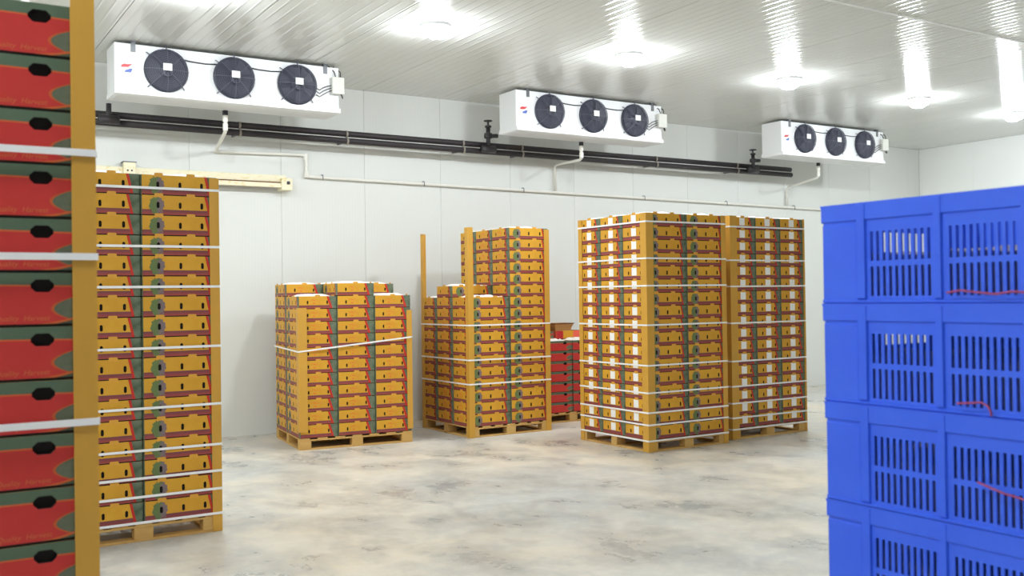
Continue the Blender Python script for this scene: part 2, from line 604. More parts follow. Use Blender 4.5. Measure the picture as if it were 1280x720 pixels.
SL = [(0.21, 0.52, 0.010, 0.023), (0.505, 0.52, 0.010, 0.023), (0.80, 0.52, 0.010, 0.023)]
SS = [(0.23, 0.52, 0.009, 0.020), (0.76, 0.52, 0.009, 0.020)]
RL = [(0.19, 0.76, 0.027, 0.016), (0.81, 0.76, 0.027, 0.016)]
RS = [(0.25, 0.76, 0.027, 0.016), (0.75, 0.76, 0.027, 0.016)]
_cm = {}
def yellow_carton(W, D, p):
    k = (W, D, p)
    if k not in _cm:
        _cm[k] = carton_mesh('fruit_carton', W - .005, D - .005, p - .0005, 'yellow_print', SL, SS)
    return _cm[k]
def red_carton(W, D, p):
    k = (W, D, p, 'r')
    if k not in _cm:
        _cm[k] = carton_mesh('fruit_carton', W - .005, D - .005, p - .0005, 'red_print', RL, RS, tabs=False)
    return _cm[k]


def liner_mesh(W, D, seed):
    rnd = random.Random(seed)
    nx, ny = 14, 10
    g = {}
    for i in range(nx + 1):
        for j in range(ny + 1):
            u, v = i / nx, j / ny
            e = min(u, 1 - u, v, 1 - v)
            z = -0.012 + 0.03 * min(1, e * 5) + (rnd.random() - .5) * 0.022 * (1 if 0 < i < nx and 0 < j < ny else .9)
            g[i, j] = ((u - .5) * (W - .035), (v - .5) * (D - .035), z)
    mb = MB()
    for i in range(nx):
        for j in range(ny):
            mb.face([g[i, j], g[i + 1, j], g[i + 1, j + 1], g[i, j + 1]], 'paper')
    return mb.mesh('paper_liner')


LINERS = {}
def add_liner(o, W, D, p):
    k = (W, D, random.randrange(3))
    if k not in LINERS:
        LINERS[k] = liner_mesh(*k)
    link('paper_liner', LINERS[k], o, (0, 0, p))['label'] = 'crumpled white paper liner'


def nth_top(k, n):      # k from the bottom (0-based) of n
    d = n - k
    if d == 1: return 'topmost'
    if k == 0: return 'bottom'
    return '%s from top' % ORD[d]


class Frame:
    def __init__(self, x, y, rot=0.0):
        self.x, self.y, self.rot = x, y, rot
    def at(self, lx, ly, z=0):
        c, s = math.cos(self.rot), math.sin(self.rot)
        return (self.x + lx * c - ly * s, self.y + lx * s + ly * c, z)


def column(fr, lx, ly, n, W, D, p, z0, turn, kind, colname, stack, group, sticker=None, top_liner=True, extra=None, jit=0.0012, start=0):
    """n cartons on top of each other, their middle at (lx, ly) of the frame"""
    me = yellow_carton(W, D, p) if kind == 'yellow' else red_carton(W, D, p)
    out = []
    e = 0.0003 if kind == 'yellow' else 0.0009
    for k in range(start, n):
        o = link('fruit_carton', me, None, fr.at(lx + random.uniform(-e, e), ly + random.uniform(-e, e), z0 + k * p), fr.rot + turn + random.uniform(-e, e))
        tag(o, '%s carton, %s, %s, %s' % (kind, nth_top(k, n), colname, stack), 'carton', group)
        if sticker:
            link('sticker', sticker, o)['label'] = 'white paper sticker'
        if extra:
            extra(o)
        out.append(o)
    if top_liner:
        add_liner(out[-1], W, D, p)
    return out


def sticker_mesh(D, p, lx):
    """white sticker on the short -x face"""
    x = -lx / 2 + .0025
    mb = MB()
    y0, y1 = -(0.38 - .5) * D, -(0.585 - .5) * D
    z0, z1 = 0.33 * p, 0.94 * p
    mb.box(x - .0022, y1, z0, x - .0006, y0, z1, 'sticker', .0005)
    return mb.mesh('sticker')


# ------------------------------------------------------------------ pallets
def pallet(fr, W, D, hgt, label, ox=0.0, oy=0.0):
    o = bpy.data.objects.new('pallet', None)
    C.objects.link(o)
    o.location = fr.at(ox, oy)
    o.rotation_euler = (0, 0, fr.rot)
    tag(o, label, 'pallet', 'wooden block pallets under the stacks')
    bt, st, dt = 0.018, 0.016, 0.016
    bh = hgt - bt - st - dt
    bw = 0.1
    rails = boxmesh('bottom_board', (0, 0, 0, W, bw, bt), 'wood', .002)
    for y in (0, D / 2 - bw / 2, D - bw):
        link('bottom_board', rails, o, (0, y, 0))
    cross = boxmesh('bottom_board', (0, 0, 0, bw, D / 2 - 1.5 * bw, bt), 'wood', .002)
    for x in (0, W - bw):
        for y in (bw, D / 2 + bw / 2):
            link('bottom_board', cross, o, (x, y, 0))
    blk = boxmesh('block', (0, 0, bt, 0.13, bw, bt + bh), 'wood', .003)
    for x in (0, W / 2 - .065, W - .13):
        for y in (0, D / 2 - bw / 2, D - bw):
            link('block', blk, o, (x, y, 0))
    strg = boxmesh('stringer_board', (0, 0, 0, W, bw, st), 'wood', .002)
    for y in (0, D / 2 - bw / 2, D - bw):
        link('stringer_board', strg, o, (0, y, bt + bh))
    n = 7
    dw = 0.115
    deck = boxmesh('deck_board', (0, 0, 0, dw, D, dt), 'wood', .002)
    for k in range(n):
        link('deck_board', deck, o, ((W - dw) * k / (n - 1), 0, bt + bh + st))
    return o


# ------------------------------------------------------------------ corner posts and straps
def post_mesh(z0, z1, w, sx, sy, t=0.006):
    """L-shaped board; legs run towards +sx and +sy from the outer corner"""
    mb = MB()
    mb.face([(0, 0, z0), (sx * w, 0, z0), (sx * w, sy * t, z0), (sx * t, sy * t, z0), (sx * t, sy * w, z0), (0, sy * w, z0)], 'post')
    pr = [(0, 0), (sx * w, 0), (sx * w, sy * t), (sx * t, sy * t), (sx * t, sy * w), (0, sy * w)]
    for i in range(6):
        a, b = pr[i], pr[(i + 1) % 6]
        mb.face([(*a, z0), (*b, z0), (*b, z1), (*a, z1)], 'post')
    mb.face([(*p, z1) for p in pr[::-1]], 'post')
    return mb.mesh('corner_post')


def post(fr, lx, ly, z0, z1, w, sx, sy, label):
    me = post_mesh(0, z1 - z0, w, sx, sy)
    o = link('corner_post', me, None, fr.at(lx, ly, z0), fr.rot)
    return tag(o, label, 'corner post', 'yellow corner posts on the stacks')


def strap(fr, x0, y0, x1, y1, zs, label, group, hh=0.009, c=0.0012, e=0.002, t=0.0016):
    """white band round a stack; zs = heights at front-left, front-right, back-right, back-left"""
    x0 -= e; y0 -= e; x1 += e; y1 += e
    def ring(g):
        a, b, d, f, k = x0 - g, y0 - g, x1 + g, y1 + g, c
        return [(a + k, b, 0, 0), (d - k, b, 1, 0), (d, b + k, 1, 0), (d, f - k, 2, 0), (d - k, f, 2, 0), (a + k, f, 3, 0), (a, f - k, 3, 0), (a, b + k, 0, 0)]
    ri, ro = ring(0), ring(t)
    mb = MB()
    for i in range(8):
        j = (i + 1) % 8
        A, B, Cc, D_ = ri[i], ri[j], ro[i], ro[j]
        za, zb = zs[A[2]], zs[B[2]]
        z = zs[0]
        q = lambda p, s, zz: (p[0], p[1], zz - z + s * hh)
        mb.face([q(Cc, -1, za), q(D_, -1, zb), q(D_, 1, zb), q(Cc, 1, za)], 'strap')
        mb.face([q(B, -1, zb), q(A, -1, za), q(A, 1, za), q(B, 1, zb)], 'strap')
        mb.face([q(Cc, 1, za), q(D_, 1, zb), q(B, 1, zb), q(A, 1, za)], 'strap')
        mb.face([q(A, -1, za), q(B, -1, zb), q(D_, -1, zb), q(Cc, -1, za)], 'strap')
    o = link('strap', mb.mesh('strap'), None, fr.at(0, 0, zs[0]), fr.rot)
    return tag(o, label, 'strap', group)


def straps(fr, x0, y0, x1, y1, heights, stack, group, hh=0.009):
    n = len(heights)
    for i, z in enumerate(heights):
        w = 'topmost' if i == 0 else ('lowest' if i == n - 1 else '%s from top' % ORD[i + 1])
        strap(fr, x0, y0, x1, y1, [z] * 4, 'white plastic strap, %s, around %s' % (w, stack), group, hh)


PH = 0.13
G = 0.0075          # how far the posts stand off the carton block

# ---- stack by the door rail
nmL = 'the tall stack below the door rail'
WL = 1.09
frL = Frame(2.05 - WL, 7.335)
pallet(frL, WL, 1.2, PH, 'wooden pallet under the tall strapped stack below the door rail')
pL = (2.605 - PH) / 17
for cx, cn in ((WL * .25, 'left column'), (WL * .75, 'right column')):
    column(frL, cx, 0.2, 17, WL / 2, .4, pL, PH, 0, 'yellow', cn, 'tall stack below the door rail', 'yellow cartons below the door rail')
post(frL, WL + G, -G, 0.002, 2.60, .07, -1, 1, 'yellow corner post on the right edge of the stack below the door rail')
straps(frL, -G, -G, WL + G, 1.2 + G, [2.509, 2.092, 1.802, 1.365, .94, .642, .447, .316, .135], nmL, 'straps on the stack below the door rail')

# ---- short stack with the slanting strap
frA = Frame(3.866, 10.658, math.radians(-6.6))
nmA = 'short stack with slanted strap'
WA = 1.335
pallet(frA, WA, 1.22, PH, 'wooden pallet under the short stack with the single slanted strap')
pA = 0.1455
cw = WA / 3
for i, cn in enumerate(('left column', 'middle column', 'right column')):
    for row, (ly, rn, n) in enumerate(((0.305, 'front', (11, 12, 11)[i]), (0.915, 'rear', 12))):
        column(frA, cw * (i + .5), ly, n, .6, cw, pA, PH, math.pi / 2, 'yellow', '%s %s' % (rn, cn), nmA, 'yellow cartons in the short stack', jit=.0008)
post(frA, -G, -G, .20, 1.60, .10, 1, 1, 'yellow corner post on the near edge of the short stack')
post(frA, WA + G, -G, .16, 1.555, .065, -1, 1, 'yellow corner post on the right edge of the short stack')
strap(frA, -G, -G, WA + G, 1.22 + G, [1.107, 1.237, 1.26, 1.129], 'single slanted white strap around the short stack of yellow cartons', 'slanted strap')

# ---- uneven stack between the tall posts
frB = Frame(5.87, 10.32)
nmB = 'uneven stack with bare posts'
gB = 'yellow cartons in the uneven stack'
WB, DB = 1.17, 1.23
pallet(frB, WB, DB, PH, 'wooden pallet under the uneven stack with bare standing posts')
pB = 0.1422
cwB, cdB = WB / 2, DB / 3
for j, rn in enumerate(('front', 'middle', 'rear')):
    column(frB, cwB * .5, cdB * (j + .5), 12 if j == 1 else 11, cwB, cdB, pB, PH, 0, 'yellow', '%s left column' % rn, nmB, gB, jit=.0008)
    column(frB, cwB * 1.5, cdB * (j + .5), 17, cwB, cdB, pB, PH, 0, 'yellow', '%s right column' % rn, nmB, gB, jit=.0008)
post(frB, -G, -G, .002, 2.535, .075, 1, 1, 'tall yellow post rising bare above the near corner of the uneven stack')
post(frB, -G, DB + G, .002, 2.525, .075, 1, -1, 'slim yellow post rising bare by the wall behind the uneven stack')
post(frB, WB + G, -G, .002, 2.535, .075, -1, 1, 'yellow corner post on the right edge of the uneven stack')
straps(frB, -G, -G, WB + G, DB + G, [1.354, .935, .644], 'the uneven stack with bare posts', 'straps on the uneven stack')

# ---- large stack with stickers, two sides in view
frC = Frame(6.87, 8.205)
WC = 1.155
gC = 'yellow cartons in the large central stack'
nmC = 'two-sided stickered stack'
pallet(frC, WC, 1.22, PH, 'wooden pallet under the large stickered stack showing two sides')
pC = (2.578 - PH) / 17
stC = sticker_mesh(.4, pC, .6)
cwC, cdC = WC / 2, 1.22 / 3
stC = sticker_mesh(cdC, pC, cwC)
for j, cn in enumerate(('near corner column', 'middle sticker column', 'rear sticker column')):
    column(frC, cwC * .5, cdC * (j + .5), 17, cwC, cdC, pC, PH, 0, 'yellow', cn, nmC, gC, sticker=stC, jit=.0008)
column(frC, cwC * 1.5, cdC * .5, 17, cwC, cdC, pC, PH, 0, 'yellow', 'right front column', nmC, gC, jit=.0008)
post(frC, -G, -G, .002, 2.58, .10, 1, 1, 'yellow corner post on the near edge of the two-sided stickered stack')
post(frC, WC + G, -G, .002, 2.58, .07, -1, 1, 'yellow corner post on the right edge of the two-sided stickered stack')
post(frC, -G, 1.22 + G, .002, 2.58, .07, 1, -1, 'yellow corner post on the left edge of the two-sided stickered stack')
straps(frC, -G, -G, WC + G, 1.22 + G, [2.485, 2.088, 1.792, 1.367, .932, .637, .424, .293, .121], 'the two-sided stickered stack', 'straps on the two-sided stickered stack')

# ---- narrow stickered stack beside the crates
frD = Frame(8.235, 8.335)
gD = 'yellow cartons in the stack next to the blue crates'
nmD = 'stickered stack next to blue crates'
pallet(frD, 1.24, 1.2, PH, 'wooden pallet under the stickered stack next to the blue crates')
pD = (2.588 - PH) / 17
cwD = 1.24 / 3
stD = sticker_mesh(cwD, pD, .6)
for i, cn in enumerate(('left column', 'middle column', 'right column')):
    column(frD, cwD * (i + .5), .3, 17, .6, cwD, pD, PH, math.pi / 2, 'yellow', cn, nmD, gD, sticker=stD, jit=.0008)
post(frD, -G, -G, .002, 2.60, .11, 1, 1, 'yellow corner post on the left edge of the stack next to blue crates')
post(frD, 1.24 + G, -G, .002, 2.59, .03, -1, 1, 'narrow yellow corner post on the right edge of the stack next to blue crates')
straps(frD, -G, -G, 1.24 + G, 1.2 + G, [2.472, 2.081, 1.777, 1.35, .907, .615, .419, .25, .117], 'the stack next to the blue crates', 'straps on the stack next to the blue crates')

# ---- low red stack behind
frR = Frame(7.17, 10.85)
gR = 'red cartons in the low rear stack'
pallet(frR, 1.21, 1.2, PH, 'wooden pallet under the low red stack at the back')
pR = 0.1375
column(frR, .302, .2, 7, .6, .4, pR, PH, 0, 'red', 'left column', 'low red stack at the back', gR)
column(frR, .907, .2, 7, .6, .4, pR, PH, 0, 'red', 'right column', 'low red stack at the back', gR)
column(frR, .302, .6, 7, .6, .4, pR, PH, 0, 'red', 'left rear column', 'low red stack at the back', gR, top_liner=False)
column(frR, .907, .6, 7, .6, .4, pR, PH, 0, 'red', 'right rear column', 'low red stack at the back', gR, top_liner=False)
zR = PH + 7 * pR + .001
o = link('fruit_carton', red_carton(.4, .3, .11), None, frR.at(.39, .56, zR), 0)
tag(o, 'small red carton on top of the low red stack, beside the uneven stack', 'carton', gR)
mx = carton_mesh('fruit_carton', .46, .32, .115, 'mixed_print', [], [], tabs=False)
o = link('fruit_carton', mx, None, frR.at(.85, .56, zR), 0)
tag(o, 'red, yellow and salmon printed carton on top of the low red stack', 'carton', gR)


def tray_mesh():
    mb = MB()
    lo, hi, h, t = (.13, .10), (.17, .14), .105, .006
    b = [(-lo[0], -lo[1]), (lo[0], -lo[1]), (lo[0], lo[1]), (-lo[0], lo[1])]
    T = [(-hi[0], -hi[1]), (hi[0], -hi[1]), (hi[0], hi[1]), (-hi[0], hi[1])]
    for i in range(4):
        j = (i + 1) % 4
        s = 1 - t / .13
        mid_i = tuple(b[i][k] * .95 + T[i][k] * .05 for k in (0, 1)); mid_j = tuple(b[j][k] * .95 + T[j][k] * .05 for k in (0, 1))
        q = .8
        ui = tuple(b[i][k] + (T[i][k] - b[i][k]) * .35 for k in (0, 1)); uj = tuple(b[j][k] + (T[j][k] - b[j][k]) * .35 for k in (0, 1))
        mb.face([(*b[i], 0), (*b[j], 0), (*uj, h * .72), (*ui, h * .72)], 'kraft')
        mb.face([(*ui, h * .72), (*uj, h * .72), (*T[j], h), (*T[i], h)], 'tray_rim')
        mb.face([(T[i][0] * s, T[i][1] * s, h), (*T[i], h), (*T[j], h), (T[j][0] * s, T[j][1] * s, h)][::-1], 'tray_rim')
        mb.face([(b[j][0] * s, b[j][1] * s, .01), (b[i][0] * s, b[i][1] * s, .01), (T[i][0] * s, T[i][1] * s, h), (T[j][0] * s, T[j][1] * s, h)][::-1], 'kraft')
    mb.face([(*p, 0) for p in b[::-1]], 'kraft')
    mb.face([(*p, .01) for p in b], 'kraft')
    return mb.mesh('open_tray')


M['tray_rim'] = plain('tray_rim_brown', (118, 78, 52), 0.7)
M['kraft_dark'] = M['kraft']
trm = tray_mesh()
o = link('open_tray', trm, None, frR.at(.78, .56, zR + .115), 0.0)
tag(o, 'flared open brown tray on the red and yellow carton at the back', 'tray', 'open trays on the red stack')
o = link('open_tray', trm, None, frR.at(.33, .56, zR + .11), 0.0)
tag(o, 'flared open brown tray half hidden by the uneven stack', 'tray', 'open trays on the red stack')

# ---- red stack close to the camera
k_ = .97
frN = Frame(.467 * k_ - 1.2 - G, 2.83 * k_ + G)
pallet(frN, 1.2, 1.2, PH, 'wooden pallet under the near red stack at the left edge')
pN = .1372
cu = bpy.data.curves.new('lettering', 'FONT')
cu.body = 'Healthy  Quality  Harvest'
cu.size = .019
cu.shear = .25
cu.align_x = 'RIGHT'
cu.materials.append(M['orange_ink'])
_fo = bpy.data.objects.new('lettering_source', cu)
C.objects.link(_fo)
bpy.context.view_layer.update()
ltm = bpy.data.meshes.new_from_object(_fo.evaluated_get(bpy.context.evaluated_depsgraph_get()))
bpy.data.objects.remove(_fo)
def lettering(o):
    t = link('lettering', ltm, o, (.195, -.2 + .0022, .0155), (math.pi / 2, 0, 0))
    t['label'] = 'orange slanted lettering'
column(frN, .9, .2, 17, .6, .4, pN, PH, 0, 'red', 'right column', 'near red stack at the left edge', 'red cartons in the near stack', extra=lettering)
post(frN, 1.2 + G, -G, .002, 2.6, .058, -1, 1, 'tall yellow corner post on the near red stack at the left edge')
straps(frN, -G, -G, 1.2 + G, 1.2 + G, [1.7 + (z - 1.7) * k_ for z in (2.098, 1.821, 1.3816)], 'the near red stack', 'straps on the near red stack')

# ------------------------------------------------------------------ blue crates
CL, CW, CH, CZ = .667, .66, .25, .17
def crate_wall(mb, P, w, holes):
    """wall of the crate with through holes (u0, u1, v0, v1); P(u, v, d), d>0 is inwards"""
    T = .006
    us = sorted({0.0, w} | {e for h in holes for e in h[:2]})
    vs = sorted({0.0, CH} | {e for h in holes for e in h[2:]})
    for ua, ub in zip(us, us[1:]):
        for va, vb in zip(vs, vs[1:]):
            mu, mv = (ua + ub) / 2, (va + vb) / 2
            hole = next((h for h in holes if h[0] < mu < h[1] and h[2] < mv < h[3]), None)
            if hole:
                for (p, q, edge) in (((ua, va), (ub, va), va == hole[2]), ((ub, va), (ub, vb), ub == hole[1]), ((ub, vb), (ua, vb), vb == hole[3]), ((ua, vb), (ua, va), ua == hole[0])):
                    if edge:
                        mb.face([P(*p, 0), P(*q, 0), P(*q, T), P(*p, T)], 'blue')
            else:
                c = [(ua, va), (ub, va), (ub, vb), (ua, vb)]
                mb.face([P(*p, 0) for p in c], 'blue')
                mb.face([P(*p, T) for p in c[::-1]], 'blue')


def raised(mb, P, u0, u1, v0, v1, d):
    b = .0025
    o_ = [(u0, v0), (u1, v0), (u1, v1), (u0, v1)]
    i_ = [(u0 + b, v0 + b), (u1 - b, v0 + b), (u1 - b, v1 - b), (u0 + b, v1 - b)]
    mb.face([P(*p, -d) for p in i_], 'blue')
    for k in range(4):
        j = (k + 1) % 4
        mb.face([P(*o_[k], 0), P(*o_[j], 0), P(*i_[j], -d), P(*i_[k], -d)], 'blue')


def crate_meshes():
    body, rim, ribs = MB(), MB(), []
    z = Vector((0, 0, 1))
    x, y, e = CW / 2, CL / 2, .005
    rows = [(.018, .090), (.104, .176)]
    for O, U, N, w in ((Vector((-x + e, y - e, 0)), Vector((0, -1, 0)), Vector((1, 0, 0)), CL - 2 * e), (Vector((x - e, -y + e, 0)), Vector((0, 1, 0)), Vector((-1, 0, 0)), CL - 2 * e),
                       (Vector((-x + e, -y + e, 0)), Vector((1, 0, 0)), Vector((0, 1, 0)), CW - 2 * e), (Vector((x - e, y - e, 0)), Vector((-1, 0, 0)), Vector((0, -1, 0)), CW - 2 * e)):
        P = lambda u, v, d, O=O, U=U, N=N: O + U * u + z * v + N * d
        corner = .104
        long_side = abs(N.x) > .5
        rb = [(corner, corner + .028), (w / 2 - .011, w / 2 + .011), (w - corner - .028, w - corner)]
        spans = [(corner + .034, w / 2 - .016), (w / 2 + .022, w - corner - .034)]
        if not long_side:
            del rb[1]
        holes = []
        for a, b in spans:
            st = (b - a) / 10
            for k in range(10):
                for r in (rows if long_side else rows[:1]):
                    holes.append((a + st * (k + .25), a + st * (k + .72), *r))
        if not long_side:               # hand hole in the end wall
            holes.append((w / 2 - .095, w / 2 + .095, .135, .188))
        crate_wall(body, P, w, holes)
        for a, b in rb:
            q = MB(); raised(q, P, a, b, .0105, CH - .004, .0065); ribs.append(q.mesh('rib'))
        # solid corner plates
        raised(body, P, -.002, corner, .002, CH - .052, .002)
        raised(body, P, w - corner, w + .002, .002, CH - .052, .002)
        # rim band
        raised(rim, P, -e, w + e, CH - .045, CH - .002, e - .0002)
        raised(rim, P, -.004, w + .004, .0005, .010, .004)
    # lip round the top
    a, b, t = x, y, .014
    ring_o = [(-a, -b), (a, -b), (a, b), (-a, b)]
    ring_i = [(-a + t, -b + t), (a - t, -b + t), (a - t, b - t), (-a + t, b - t)]
    for k in range(4):
        j = (k + 1) % 4
        rim.face([(*ring_o[k], CH - .0005), (*ring_o[j], CH - .0005), (*ring_i[j], CH - .0005), (*ring_i[k], CH - .0005)], 'blue')
        rim.face([(*ring_o[k], CH - .006), (*ring_o[j], CH - .006), (*ring_o[j], CH - .0005), (*ring_o[k], CH - .0005)], 'blue')
    body.box(-x + .01, -y + .01, 0.0, x - .01, y - .01, .006, 'blue')
    return body.mesh('body'), rim.mesh('rim'), ribs


cb, cr, cri = crate_meshes()
def crate_fill(seed, top):
    rnd = random.Random(seed)
    mb = MB()
    nx, ny = 8, 12
    W, L = CW - .036, CL - .036
    g = {(i, j): ((i / nx - .5) * W, (j / ny - .5) * L, top + rnd.uniform(-.012, .012)) for i in range(nx + 1) for j in range(ny + 1)}
    for i in range(nx):
        for j in range(ny):
            mb.face([g[i, j], g[i + 1, j], g[i + 1, j + 1], g[i, j + 1]], 'liner')
    edge = [(i, 0) for i in range(nx + 1)] + [(nx, j) for j in range(1, ny + 1)] + [(i, ny) for i in range(nx - 1, -1, -1)] + [(0, j) for j in range(ny - 1, 0, -1)]
    for a, b in zip(edge, edge[1:] + edge[:1]):
        A, B = g[a], g[b]
        mb.face([(A[0], A[1], .008), (B[0], B[1], .008), B, A], 'liner')
    return mb.mesh('sack_liner')


fills = [crate_fill(s, .118) for s in range(3)]
frK = Frame(2.03, 1.727 - CL)
pallet(Frame(2.02, 1.727 - CL - .06), 1.2, .8, CZ, 'wooden pallet under the stack of blue slotted crates')
for k in range(7):
    o = bpy.data.objects.new('plastic_crate', None)
    C.objects.link(o)
    o.location = frK.at(CW / 2 + random.uniform(-.002, .002), CL / 2 + random.uniform(-.002, .002), CZ + k * CH)
    o.rotation_euler = (0, 0, random.uniform(-.004, .004))
    tag(o, 'blue slotted plastic crate, %s in the stack at the right edge' % nth_top(k, 7), 'crate', 'blue crates at the right edge')
    link('body', cb, o); link('rim', cr, o)
    for r_ in cri:
        link('rib', r_, o)
    link('sack_liner', fills[k % 3], o, (0, 0, 0))['label'] = 'grey-brown sacking inside'
xt = 2.03 - .0115
def twine(pts, label):
    path = [Vector((xt - .001 * (i % 2), y, z)) for i, (y, z) in enumerate(pts)]
    z0 = path[0].copy()
    o = link('twine', MB().tube([p - z0 for p in path], .0026, 'twine', 6).mesh('twine', True), None, z0)
    tag(o, label, 'twine', 'red twine on the crates')
twine([(1.365, 1.694), (1.33, 1.699), (1.29, 1.694), (1.25, 1.690), (1.21, 1.695), (1.17, 1.692), (1.10, 1.70)], 'red twine lying across the slot bottoms of the topmost blue crate')
twine([(1.345, 1.446), (1.31, 1.450), (1.287, 1.453), (1.272, 1.447), (1.265, 1.437), (1.263, 1.425)], 'short red twine bending down on the second blue crate')
twine([(1.298, 1.277), (1.27, 1.270), (1.24, 1.262), (1.20, 1.257), (1.15, 1.25), (1.10, 1.247)], 'red twine sloping across the middle bar of the third blue crate')

# ------------------------------------------------------------------ cooling units
UL, UD, UZ0, UZ1 = 2.53, .42, 3.90, 4.455
def unit_casing():
    mb = MB()
    mb.box(0, 0, .062, UL, UD, UZ1 - UZ0, 'white_metal', .004)
    return mb.mesh('casing')
def unit_tray():
    mb = MB()
    # shallow drip tray, flared lip at the front
    y0, y1 = -.035, UD + .01
    a = [(-.005, y0), (UL + .005, y0), (UL + .005, y1), (-.005, y1)]
    b = [(.03, .02), (UL - .03, .02), (UL - .03, UD - .03), (.03, UD - .03)]
    for i in range(4):
        j = (i + 1) % 4
        mb.face([(*a[i], .012), (*a[j], .012), (*a[j], .0615), (*a[i], .0615)], 'white_metal')
        mb.face([(*b[i], 0), (*b[j], 0), (*a[j], .012), (*a[i], .012)], 'white_metal')
    mb.face([(*p, 0) for p in b[::-1]], 'white_metal')
    mb.face([(*p, .0615) for p in a], 'white_metal')
    return mb.mesh('drip_tray')


RX = Matrix.Rotation(math.pi / 2, 4, 'X')       # lathe axis z -> -y
FR = .222
shroud = MB().lathe([(FR + .012, 0), (FR + .012, .028), (FR - .002, .034), (FR - .012, .030), (FR - .012, .004), (0, .003)], 'fan_dark', 36, RX).mesh('shroud', False)
gd = MB()
for k in range(13):
    r = .045 + k * (FR - .045) / 12
    z = .052 + .045 * math.sqrt(max(0, 1 - (r / (FR + .005)) ** 2))
    gd.tube([(r * math.cos(2 * math.pi * i / 30), -z, r * math.sin(2 * math.pi * i / 30)) for i in range(31)], .0027, 'fan_wire', 4, cap=False)
for k in range(8):
    a = 2 * math.pi * k / 8 + math.pi / 2
    pts = []
    for i in range(7):
        r = .03 + i * (FR + .012 - .03) / 6
        z = .050 + .045 * math.sqrt(max(0, 1 - (min(r, FR) / (FR + .005)) ** 2)) - (.022 if i == 6 else 0)
        pts.append((r * math.cos(a), -z, r * math.sin(a)))
    gd.tube(pts, .0036, 'fan_wire', 5)
for a in (math.pi * .5, math.pi * .77, math.pi * 1.25, math.pi * 1.75):
    gd.tube([((FR - .01) * math.cos(a), -.03, (FR - .01) * math.sin(a)), ((FR + .045) * math.cos(a), -.012, (FR + .045) * math.sin(a)), ((FR + .05) * math.cos(a), .0, (FR + .05) * math.sin(a))], .006, 'fan_wire', 5)
guard = gd.mesh('wire_guard')
bl = MB()
for k in range(6):
    a0 = 2 * math.pi * k / 6
    p = [(.07, -.3, .012), (.205, -.20, .016), (.212, .28, .044), (.07, .35, .034)]
    f = [((r * math.cos(a0 + da)), -z, (r * math.sin(a0 + da))) for r, da, z in p]
    g = [(x_, y_ + .003, z_) for x_, y_, z_ in f]
    bl.face(f, 'fan_dark'); bl.face(g[::-1], 'fan_dark')
    for i in range(4):
        bl.face([f[i], g[i], g[(i + 1) % 4], f[(i + 1) % 4]], 'fan_dark')
bl.lathe([(.075, .006), (.075, .055), (.06, .066), (0, .066)], 'fan_dark', 18, RX)
blades = bl.mesh('fan_blades')
plate = boxmesh('motor_plate', (-.052, -.108, -.015, .042, -.101, .062), 'sticker', .002)
clip = MB().tube([(-.045, -.1, -.02), (-.035, -.1, -.06), (0, -.1, -.078), (.035, -.1, -.06), (.045, -.1, -.02)], .004, 'fan_wire', 5).mesh('guard_hook')
casing, tray = unit_casing(), unit_tray()
hang = MB().box(-.024, -.004, -.085, .024, .004, .03, 'grey_metal', .001).box(-.024, -.004, .0, .024, .05, .034, 'grey_metal', .001).mesh('hanger_bracket')
jbox = boxmesh('junction_box', (0, -.05, -.1, .15, 0, .1), 'box_grey', .006)
lred = MB(); lred.face([(-.045, 0, .005), (.03, 0, .012), (.075, 0, .048), (.02, 0, .042), (-.01, 0, .046), (-.04, 0, .03)], 'logo_red')
lred = lred.mesh('red_emblem')
lblu = MB(); lblu.face([(-.01, 0, -.045), (.055, 0, -.045), (.075, 0, -.004), (.045, 0, -.002), (.03, 0, -.012), (.0, 0, -.022)], 'logo_blue')
lblu = lblu.mesh('blue_emblem')
UX = [2.02, 7.06, 12.1]
UY = 11.065
names = ['leftmost cooling unit', 'middle cooling unit', 'rightmost cooling unit']
wall_lab = ['above the door rail stack, leftmost of three', 'above the uneven stack, middle of three', 'above the blue crates, rightmost of three']
